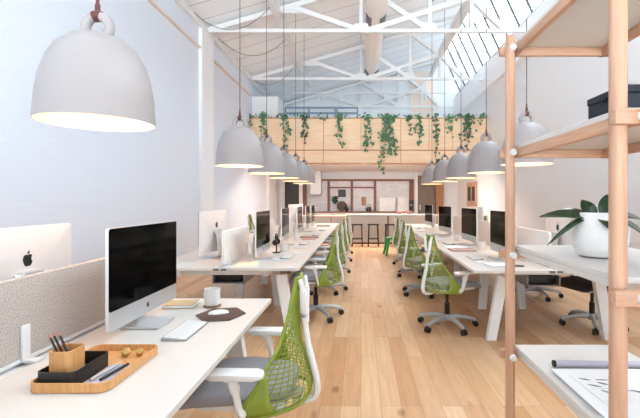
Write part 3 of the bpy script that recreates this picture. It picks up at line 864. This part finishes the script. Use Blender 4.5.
flat('phone', -.86, 4.28, .075, .15, .008, 'grey_board', 1.3, 'grey phone lying on the near end of the left bench', 'phone')
flat('paper_sheet', -1.13, 4.02, .21, .28, .003, 'yellow_paper', .15, 'cream paper sheet on the near end of the left bench', 'paper')
flat('phone', -.8, 5.35, .075, .15, .008, 'grey_board', 1.5, 'grey phone between the first two keyboards on the left bench', 'phone')
dup(mug, (-.96, 5.02, D), 0, 'white mug right of the first computer on the left bench')
dup(mug, (1.55, 5.2, D), 1, 'white mug between the first two computers on the right bench')
dup(mug, (1.5, 6.35, D), 2, 'white mug behind the second computer on the right bench')
dup(mug, (-1.02, 6.42, D), 1, 'white mug between second and third computers on the left bench')
# headphones stand / black phone beside first left iMac
t = empty('headphones', (-1.02, 4.88, D), 0, 'black headphones hung on a stand beside the first left bench computer', 'headphones')
mk('stand', B().lathe([(.05, 0), (.05, .008), (.008, .012), (.008, .2)], 16), 'black', t)
mk('headband', B().tube([(0, .075*math.cos(a), .14+.085*math.sin(a)) for a in [PI*k/14 for k in range(15)]], .008, 8), 'black', t)
for s in (-1, 1): mk('ear_cup', B().tube([(0, s*.06, .13), (0, s*.09, .13)], [.036, .03], 16), 'black', t)
def pen_pot(x, y, label, n):
    t = empty('pen_pot', (x, y, D), 0, label, 'pen pot', 'white pen pots')
    mk('pot', B().lathe([(.036, 0), (.04, .004), (.042, .1), (.038, .1), (.036, .01), (.01, .008)], 20), 'white_plastic', t)
    for k in range(n):
        a = k*2.1
        o = tag(mk('pen', B().tube([(x+.01*math.cos(a), y+.01*math.sin(a), D+.014), (x+.034*math.cos(a), y+.034*math.sin(a), D+.2)], .0055, 6), 'black'),
                'black pen standing in the ' + label.split(' standing')[0], 'pen', 'pens in bench pots')
pen_pot(-1.2, 4.88, 'white pen pot standing between screen and first computer on the left bench', 4)
pen_pot(-1.16, 6.3, 'white pen pot standing past the second computer on the left bench', 3)
# ------------------------------------------------------------------ timber shelf unit on the right
PX0, PX1, PY0, PY1, PR = .622, 1.06, .98, 1.69, .0198
sh = empty('timber_shelf_unit', (0, 0, 0), 0, 'pale timber shelf unit with white boards and bolted joints at right', 'shelf')
oct_ = [(math.cos(2*PI*k/12), math.sin(2*PI*k/12)) for k in range(12)]
for x in (PX0, PX1):
    for y in (PY0, PY1):
        top = 2.06 if y == PY1 else 2.35
        mk('post', B().prism([(x+PR*c, y+PR*s) for c, s in oct_], 0, top, 'z'), 'oak_v', sh)
LV = (.30, .725, 1.148, 1.572, 2.005)
BH = .018
for z in LV:
    for x in ((PX0+PR+.012, PX1-PR-.012) if z > 1.5 else (PX1-PR-.012,)):
        mk('long_rail', B().box(x-.0115, x+.0115, PY0-.08, PY1+.05, z-BH, z+BH, .004, 2), 'oak_y', sh)
    for y in (PY0-PR-.0125, PY1+PR+.0125):
        zz = z + .0
        mk('cross_rail', B().box(PX0-.034, PX1+.05, y-.012, y+.012, zz-BH, zz+BH, .004, 2), 'oak_x', sh)
    for x in (PX0, PX1):
        for y, s in ((PY0-PR-.0245, -1), (PY1-PR, -1)):
            xx = x + (.032 if y < PY0 else .006)
            mk('bolt_cap', B().tube([(xx, y-.012, z), (xx, y-.003, z), (xx, y, z)], [.011, .015, .015], 14), 'white_plastic', sh)
BX0 = .652
for z in LV[1:]:
    mk('shelf_board', B().box(BX0, PX1+.025, PY0+.03, PY1+.03, z+BH+.0005, z+BH+.0185, .002, 1), 'white', sh)
    if z < 1.5: mk('board_lip', B().box(BX0, BX0+.012, PY0+.03, PY1+.03, z+BH-.018, z+BH, .002, 1), 'white', sh)
# tray lip on lowest visible board
ZS = [z+BH+.0185 for z in LV]
# black file box
t = empty('file_box', (BX0+.006, 1.015, ZS[3]+.001), 0, 'flat navy-black cloth file box on the upper shelf board', 'box')
mk('box_body', B().box(0, .34, 0, .16, 0, .038, .002, 1), 'navy', t)
mk('lid', B().box(-.002, .342, -.002, .162, .0385, .058, .002, 1), 'navy', t)
b = B()
for k in range(3): b.box(-.0035, -.0022, .07+.012*k, .075+.012*k, .026, .045)
mk('stitched_tab', b, 'black', t)
# plant pot
PT = (.805, 1.37, ZS[2]+.001)
t = empty('potted_plant', PT, 0, 'dark glossy leaved plant in a round white pot on the middle shelf board', 'plant')
mk('pot', B().lathe([(.05, 0), (.066, .006), (.085, .045), (.09, .085), (.084, .125), (.074, .15), (.07, .15), (.08, .12), (.085, .1)], 40, cap1=False), 'ceramic', t)
mk('soil', B().lathe([(.083, .118), (.05, .124), (.005, .126)], 24), 'soil', t)
def leaf(b, base, dirv, up, ln, w, droop, n=8):
    """broad pointed leaf with a folded midrib"""
    base = Vector(base); d = Vector(dirv).normalized(); up = Vector(up)
    side = d.cross(up).normalized(); up = side.cross(d).normalized()
    L, C, R = [], [], []
    for i in range(n+1):
        s = i/n
        c = base + d*ln*s + up*(-droop*s*s*ln)
        ww = w*math.sin(PI*min(1, s*.93+.05))**.8 if i < n else 0.001
        C.append(b.bm.verts.new(c)); L.append(b.bm.verts.new(c + side*ww + up*ww*.25)); R.append(b.bm.verts.new(c - side*ww + up*ww*.25))
    for i in range(n):
        b.bm.faces.new((L[i], C[i], C[i+1], L[i+1])); b.bm.faces.new((C[i], R[i], R[i+1], C[i+1]))
for bs, d, up, ln, w, dr in (((-.03, -.02, .125), (-1, -.15, .45), (0, -.75, 1), .155, .022, .5), ((-.0, -.03, .13), (-.3, -1, .5), (0, .3, 1), .085, .034, 1.1),
                             ((-.02, .0, .125), (-.3, .2, 1), (.1, -1, .25), .075, .028, .2), ((.02, 0, .125), (.2, .1, 1), (-.3, -1, .2), .09, .026, .2),
                             ((-.05, -.03, .13), (-1, -.3, .3), (0, -.5, 1), .085, .012, 1.6), ((.02, 0, .125), (1, -.1, .55), (0, -.5, 1), .15, .03, .8), ((0, .02, .125), (.35, 1, .7), (0, 0, 1), .12, .028, .8),
                             ((.01, -.02, .125), (.6, -1, .45), (0, 0, 1), .1, .03, .9), ((-.02, .03, .125), (-.8, .6, .8), (0, -.6, 1), .11, .026, .6)):
    b = B(); leaf(b, bs, d, up, ln, w, dr)
    o = mk('leaf', b, 'orchid', t)
    sm = o.modifiers.new('thick', 'SOLIDIFY'); sm.thickness = .0016
# drawings and poster tube on the lower board
z1 = ZS[1] + .0015
tag(mk('drawing_board', B().box(.69, 1.05, 1.03, 1.29, 0, .006, .001, 1), 'grey_board', loc=(0, 0, z1)), 'grey mounting card under the ink drawing on the lower shelf board', 'card')
o = mk('ink_drawing', B().box(.68, 1.07, 1.11, 1.45, 0, .0015), 'paper', loc=(0, 0, z1+.0065))
tag(o, 'white sheet with grey ink brush strokes on the lower shelf board', 'drawing')
b = B()
def stroke(b, x0, y0, x1, y1, w):
    d = Vector((x1-x0, y1-y0)).normalized(); n = Vector((-d.y, d.x))*w
    pts = [(x0+n.x*.4, y0+n.y*.4), (x0-n.x*.4, y0-n.y*.4), ((x0+x1)/2-n.x, (y0+y1)/2-n.y), (x1, y1), ((x0+x1)/2+n.x*.8, (y0+y1)/2+n.y*.8)]
    b.prism(pts, .0016, .0019, 'z')
for s in ((.74, 1.375, .775, 1.36, .006), (.745, 1.33, .785, 1.31, .006), (.765, 1.29, .82, 1.235, .007), (.785, 1.345, .815, 1.325, .007), (.79, 1.365, .84, 1.362, .004), (.82, 1.315, .86, 1.28, .007), (.86, 1.29, .9, 1.265, .007), (.92, 1.24, .98, 1.18, .007), (.94, 1.31, 1.0, 1.29, .006)):
    b = B(); stroke(b, *s); mk('ink_stroke', b, 'grey_ink', o)
for s in ((.74, 1.3, .86, 1.3, .0012), (.74, 1.22, .83, 1.22, .0012), (.72, 1.4, .73, 1.12, .0012)):
    b = B(); stroke(b, *s); mk('pencil_line', b, 'pencil_line', o)
t = empty('poster_tube', (0, 1.49, z1), 0, 'pale grey rolled poster tube with black end on the lower shelf board', 'tube')
mk('tube_body', B().tube([(.715, 0, .012), (1.07, -.012, .012)], .0115, 18), 'lilac', t)
mk('end_cap', B().tube([(.706, .0003, .012), (.7145, 0, .012)], .012, 18), 'black', t)

# ------------------------------------------------------------------ kitchen
t = empty('kitchen_island', (0, 12.35, 0), 0, 'white fronted kitchen island counter behind the black bar stools', 'counter')
mk('worktop', B().box(-.46, 2.35, -.03, .75, .86, .9, .004, 1), 'white', t)
for x0, x1 in ((-.42, .8), (.85, 2.3)):
    mk('front_panel', B().box(x0, x1, 0, .03, .06, .858, .003, 1), 'white', t)
mk('corner_post', B().box(.803, .847, -.003, .05, 0, .858), 'redwood', t)
mk('carcass', B().box(-.42, 2.3, .032, .72, .06, .855), 'white', t)
mk('kickboard', B().box(-.4, .8, .02, .7, 0, .058).box(.85, 2.28, .02, .7, 0, .058), 'redwood', t)
t = empty('side_counter', (0, 12.55, 0), 0, 'white side counter with timber edged top left of the kitchen island', 'counter')
mk('worktop', B().box(-2.4, -.48, -.03, .6, .83, .865, .003, 1), 'counter_edge', t)
for x0, x1 in ((-2.36, -1.6), (-1.56, -.95), (-.9, -.5)): mk('cabinet_door', B().box(x0, x1, 0, .02, .07, .825, .003, 1), 'white', t)
for x in (-1.58, -.925): mk('divider', B().box(x-.018, x+.018, -.004, .02, .07, .828), 'ply_edge', t)
mk('carcass', B().box(-2.36, -.5, .022, .58, 0, .828), 'white', t)
t = empty('back_counter', (0, 15.35, 0), 0, 'white back counter with brown worktop along the tiled kitchen wall', 'counter')
mk('worktop', B().box(-2.1, 2.02, 0, .52, .86, .895, .003, 1), 'redwood', t)
for k in range(6):
    x = -2.08 + k*.68
    dr = mk('cabinet_door', B().box(x, x+.66, .02, .04, .08, .85, .003, 1), 'white', t)
    mk('handle', B().box(x+.28, x+.38, .005, .0195, .78, .8), 'black', dr)
mk('carcass', B().box(-2.08, 2.0, .042, .5, 0, .858), 'white', t)
mk('tap', B().tube(spline([(-1.7, .35, .895), (-1.7, .35, 1.15), (-1.7, .27, 1.22), (-1.7, .2, 1.16)], 5), .012, 8), 'silver', t)
def lean(name, x0, x1, h, m, lb, cat, y=15.72, z=.897):
    tag(mk(name, B().box(x0, x1, y, y+.04, z, z+h, .004, 1), m), lb, cat)
lean('marble_board', .72, 1.32, .53, 'marble', 'left white marble board standing on the back counter', 'board')
lean('marble_board', 1.42, 1.85, .53, 'marble', 'right white marble board standing on the back counter', 'board')
o = tag(mk('round_board', B().prism([(-.74+.2*math.cos(2*PI*k/32), 1.1+.2*math.sin(2*PI*k/32)) for k in range(32)], 15.7, 15.73, 'y'), 'walnut'), 'round brown wooden board leaning on the tiled kitchen wall', 'board')
b = B()
for k in range(40):
    a, e = random.random()*2*PI, random.random()*1.3
    d = Vector((math.cos(a)*math.cos(e), math.sin(a)*math.cos(e), math.sin(e)))
    leaf(b, (0, 0, .1), d, (.1, .2, 1), .13, .025, .3, 3)
t = empty('herb_pot', (-.55, 15.55, .897), 0, 'small dark leafy herb pot beside the round brown board', 'plant')
mk('pot', B().lathe([(.05, 0), (.065, .1), (.058, .1), (.05, .02)], 18), 'black', t); mk('foliage', b, 'leaf2', t)
b = B()
for k in range(70):
    a, e = random.random()*2*PI, random.random()*2.6-1.3
    d = Vector((math.cos(a)*math.cos(e), math.sin(a)*math.cos(e)*.6, math.sin(e)))
    leaf(b, (0, 0, 0), d, (.1, .2, 1), .17, .03, .3, 3)
t = empty('wall_planter', (-1.02, 15.82, 1.36), 0, 'dark round wall planter hung on the tiles beside the square picture', 'plant')
mk('foliage', b, 'leaf2', t); mk('wall_hook', B().tube([(0, 0, 0), (0, .145, .02)], .01, 6), 'black', t)
def picture(nm, x0, x1, z0, z1, fm, pm, lb):
    t = empty(nm, (0, 15.94, 0), 0, lb, 'picture')
    mk('picture_frame', B().box(x0, x1, 0, .02, z0, z1), fm, t); mk('picture_panel', B().box(x0+.02, x1-.02, -.004, -.0005, z0+.02, z1-.02), pm, t)
picture('square_picture', -.9, -.6, 1.46, 1.75, 'black', 'door_dark', 'dark square picture hung on the tiled kitchen wall')
o = mk('cutting_board', B().prism(rrect(.02, .2, 1.12, 1.46, .03), 15.93, 15.95, 'y'), 'door_wood'); tag(o, 'wooden cutting board hung on the tiled kitchen wall', 'board')
t = empty('kettle', (.3, 15.6, .897), 0, 'black kettle on the back counter below the cutting board', 'kettle')
mk('kettle_body', B().lathe([(.08, 0), (.1, .02), (.1, .1), (.07, .17), (.02, .19)], 22), 'black', t)
mk('handle', B().tube([(.09*math.cos(PI*k/10), 0, .15+.11*math.sin(PI*k/10)) for k in range(11)], .01, 8), 'black', t)
mk('spout', B().tube([(-.08, 0, .06), (-.16, 0, .15)], [.025, .012], 10), 'black', t)
for x, lb in ((1.22, 'left pink bowl on the kitchen island in front of the marble boards'), (1.5, 'right pink bowl on the kitchen island in front of the marble boards')):
    b = B(); b.lathe([(.05, 0), (.06, .005), (.12, .1), (.113, .1), (.055, .015), (.01, .012)], 26)
    tag(mk('serving_bowl', b, 'pink', loc=(x, 12.75, .902)), lb, 'bowl', 'pink bowls')
t = empty('coffee_machine', (1.93, 15.6, .897), 0, 'dark coffee machine on the back counter right of the marble boards', 'coffee machine')
mk('machine_body', B().box(-.06, .07, -.1, .1, 0, .04).box(-.06, .07, .02, .1, .04, .4).box(-.06, .07, -.12, .1, .28, .45, .01), 'black', t)
mk('group_head', B().lathe([(.03, .22), (.035, .279)], 16, 0, -.06), 'silver', t)
t = empty('range_hood', (-1.74, 15.7, 0), 0, 'white boxed range hood on the left of the tiled kitchen wall', 'hood')
mk('hood_body', B().box(-.2, .2, -.2, .26, 1.56, 2.465, .006), 'white_steel', t)
mk('filter_grille', B().box(-.17, .17, -.17, .2, 1.545, 1.559), 'tray_steel', t)
# bar stools
st = empty('bar_stool', (-.11, 11.85, 0), 0, 'left black bar stool at the kitchen island', 'stool', 'black bar stools')
mk('seat', B().prism(rrect(-.17, .17, -.15, .15, .05), .62, .65, 'z', .006), 'black_metal', st)
for sx in (-1, 1):
    for sy in (-1, 1): mk('leg', B().bar((sx*.15, sy*.145, 0), (sx*.125, sy*.105, .6195), .034, .034), 'black_metal', st)
b = B()
for s in (-1, 1): b.bar((-.141, s*.131, .22), (.141, s*.131, .22), .02, .02).bar((s*.138, -.126, .3), (s*.138, .126, .3), .02, .02)
mk('footrest', b, 'black_metal', st)
dup(st, (.36, 11.85, 0), 0, 'middle black bar stool at the kitchen island'); dup(st, (.86, 11.85, 0), 0, 'right black bar stool behind the green stool')
t = empty('metal_stool', (.79, 10.0, 0), .1, 'low emerald green metal stool in the aisle before the kitchen island', 'stool')
mk('seat', B().prism(rrect(-.16, .16, -.16, .16, .04), .405, .435, 'z', .006), 'stool_green', t)
for sx in (-1, 1):
    for sy in (-1, 1):
        b = B()
        r0 = [Vector((sx*.2+dx, sy*.2+dy, 0)) for dx, dy in ((-.022,-.022),(.022,-.022),(.022,.022),(-.022,.022))]
        r1 = [Vector((sx*.125+dx, sy*.125+dy, .4045)) for dx, dy in ((-.033,-.033),(.033,-.033),(.033,.033),(-.033,.033))]
        b.ring_sweep([r0, r1]); mk('leg', b, 'stool_green', t)
# framed picture on the right wall
t = empty('framed_picture', (XR-.003, 13.8, 1.12), 0, 'tall pale timber framed picture with two dark panels on the right wall', 'picture')
mk('picture_frame', B().box(-.04, 0, -.6, .6, 0, .84, .005), 'oak_y', t)
mk('picture_panel', B().box(-.044, -.0405, -.42, -.08, .2, .68), 'door_dark', t); mk('picture_panel', B().box(-.044, -.0405, .08, .42, .2, .68), 'door_dark', t)

# ------------------------------------------------------------------ trailing ivy on the balcony
IVY = [(0, -.2), (.3, -.42), (.3, -.12), (.5, .1), (.22, .22), (0, .62), (-.22, .22), (-.5, .1), (-.3, -.12), (-.3, -.42)]
def ivy_leaf(b, p, s, ang, tilt):
    rot = Matrix.Rotation(tilt, 3, 'X') @ Matrix.Rotation(ang, 3, 'Y')
    c = b.bm.verts.new(Vector(p))
    V = []
    for u, v in IVY:
        q = Vector((u*s, -abs(u)*s*.35, -v*s)); V.append(b.bm.verts.new(Vector(p) + rot @ q + Vector((0, -.006, 0))))
    for i in range(len(V)): b.bm.faces.new((c, V[i], V[(i+1) % len(V)]))
def ivy(px, width, ybot, dens, label, m='leaf', top=6, strands=2):
    s = MY/405
    x = (px-361)*s; zb = EYE + (199-ybot)*s; w = width*s
    t = empty('trailing_ivy', (x, MY, MZ1), 0, label, 'ivy', 'ivy plants trailing over the plywood balcony')
    bl, bs = B(), B()
    ln = MZ1 - zb
    for k in range(strands):
        l = ln*(1 if k == 0 else random.uniform(.45, .85))
        x0 = random.uniform(-.3, .3)*w; x1 = x0 + random.uniform(-.4, .4)*w
        pts = [(x0, .03, .012), (x0, -.02, .02), (x0+.01, -.05, -.03)]
        for i in range(1, 6):
            f = i/5; pts.append((x0+(x1-x0)*f + random.uniform(-.05, .05), -.045 - .02*random.random(), -.03-(l-.05)*f))
        pts = spline(pts, 4)
        bs.tube(pts, .005, 5)
        n = max(6, int(l*dens/strands*2.9))
        for i in range(n):
            p = pts[random.randrange(3, len(pts))]
            spread = .09 if dens < 30 else .14
            q = (p.x + random.gauss(0, spread*.45), p.y - random.uniform(.005, .08), p.z + random.gauss(0, .05))
            ivy_leaf(bl, q, random.uniform(.055, .115), random.uniform(-.9, .9), random.uniform(-.5, .5))
        ivy_leaf(bl, (pts[-1].x, pts[-1].y-.02, pts[-1].z), .08, 0, 0)
    for i in range(top):
        q = (random.uniform(-1, 1)*w*.9, random.uniform(-.08, .02), random.uniform(.0, .1))
        ivy_leaf(bl, q, random.uniform(.05, .085), random.uniform(-1.2, 1.2), random.uniform(-.7, .3))
    fo = mk('foliage', bl, m, t, ang=180); mk('vines', bs, 'stem', t)
    sm = fo.modifiers.new('thick', 'SOLIDIFY'); sm.thickness = .0015
ivy(252, 5, 126, 10, 'short ivy tuft at the extreme left end of the balcony', 'leaf2', 14, 1)
ivy(266, 8, 141, 26, 'ivy trailing near the left end of the balcony above the second lamp', 'leaf', 10)
ivy(284, 8, 150, 22, 'narrow ivy hanging long above the third left lamp', 'leaf', 16)
ivy(304, 12, 144, 22, 'ivy hanging just right of the narrow left ivy', 'leaf2', 16, 3)
ivy(321, 8, 121, 6, 'tiny ivy sprig on the bare balcony stretch left of centre', 'leaf2', 5, 1)
ivy(341, 7, 146, 24, 'lone ivy hanging beside the left panel seam of the balcony', 'leaf', 8)
ivy(366, 10, 152, 22, 'ivy hanging left of the densest balcony ivy', 'leaf', 12, 3)
ivy(388, 13, 171, 60, 'densest and longest ivy hanging at the balcony centre', 'leaf', 26, 5)
ivy(408, 5, 135, 14, 'sparse short ivy right of the densest ivy', 'leaf2', 10, 2)
ivy(421, 10, 146, 24, 'medium ivy hanging right of balcony centre', 'leaf', 12, 3)
ivy(435, 4, 165, 16, 'thin long ivy reaching the balcony bottom above the right lamps', 'leaf2', 6, 2)
ivy(450, 8, 138, 16, 'loose ivy left of the thick right-end ivy', 'leaf', 14, 3)
ivy(467, 11, 150, 34, 'thick ivy cluster near the right end of the balcony', 'leaf2', 34, 5)
ivy(483, 5, 124, 8, 'short ivy tuft at the extreme right end of the balcony', 'leaf', 12, 1)

# added strip lights, hidden behind the balcony's lower edge, to brighten the kitchen
for x in (-1.25, .3, 1.85):
    t = empty('ceiling_fill_light', (x, MY+.14, MZ0+.049), 0, 'added fill light strip hidden behind the lower edge of the plywood balcony', 'strip light', 'added fill lights under the balcony')
    mk('light_housing', B().box(-.7, .7, -.03, .03, -.012, 0), 'white_plastic', t)
    mk('diffuser', B().box(-.68, .68, -.025, .025, -.018, -.0125), 'fill_glow', t)
# ------------------------------------------------------------------ daylight
W = bpy.data.worlds.new('overcast_sky'); S.world = W; W.use_nodes = True
bg = W.node_tree.nodes['Background']
bg.inputs[0].default_value = (0.86, 0.93, 1.0, 1)
# overcast sky with made-up low bands: glow on the camera side, dim elsewhere
wt = W.node_tree
tc = N(wt, 'ShaderNodeTexCoord'); sp = N(wt, 'ShaderNodeSeparateXYZ')
wt.links.new(tc.outputs['Generated'], sp.inputs[0])
def mrange(src, a, b_, c, d):
    mr = N(wt, 'ShaderNodeMapRange'); wt.links.new(src, mr.inputs[0])
    for k, v in zip((1, 2, 3, 4), (a, b_, c, d)):
        if isinstance(v, (int, float)): mr.inputs[k].default_value = v
        else: wt.links.new(v, mr.inputs[k])
    return mr.outputs[0]
ground_glow = mrange(sp.outputs['Z'], -.15, .05, 21.0, 1.5)      # glow from below added to brighten the ceiling, dim above, camera side
dimmed_sky = mrange(sp.outputs['Z'], .26, .55, 0.8, 14.0)        # low sky dimmed elsewhere to keep its light off the ceiling
wt.links.new(mrange(sp.outputs['Y'], -.5, .0, ground_glow, dimmed_sky), bg.inputs[1])
def portal(loc, rot, sx, sy):
    l = bpy.data.lights.new('daylight_portal', 'AREA'); l.shape = 'RECTANGLE'; l.size = sx; l.size_y = sy
    l.cycles.is_portal = True
    o = bpy.data.objects.new('daylight_portal', l); COL.objects.link(o); o.location = loc; o.rotation_euler = rot
    return o
gx, gz = gl(.5, .06)
a = math.atan2(XR-TOPX, TOPZ-GZ)
p = portal((gx, (Y0+Y1)/2, gz), (0, 0, 0), 1.75, Y1-Y0)
nrm = Vector((-math.cos(a), 0, -math.sin(a)))
p.rotation_euler = nrm.to_track_quat('-Z', 'Y').to_euler()
zx = p.rotation_euler.to_matrix() @ Vector((1, 0, 0))
if abs(zx.y) > .7: p.data.size, p.data.size_y = p.data.size_y, p.data.size
for x0, x1 in ((XL+.35, -.15), (.55, XR-.35)):
    portal(((x0+x1)/2, Y0-.2, 2.35), (-PI/2, 0, PI), x1-x0, 3.7).rotation_euler = Vector((0, 1, 0)).to_track_quat('-Z', 'Y').to_euler()

# ------------------------------------------------------------------ colour management and sampling aids
vs = S.view_settings
S.display_settings.display_device = 'sRGB'
vs.view_transform = 'Standard'; vs.look = 'None'; vs.gamma = 1; vs.use_curve_mapping = False
vs.exposure = 0.15
try:
    S.cycles.use_denoising = True; S.cycles.max_bounces = 12; S.cycles.diffuse_bounces = 8
    S.cycles.transparent_max_bounces = 16; S.cycles.sample_clamp_indirect = 8
except Exception: pass
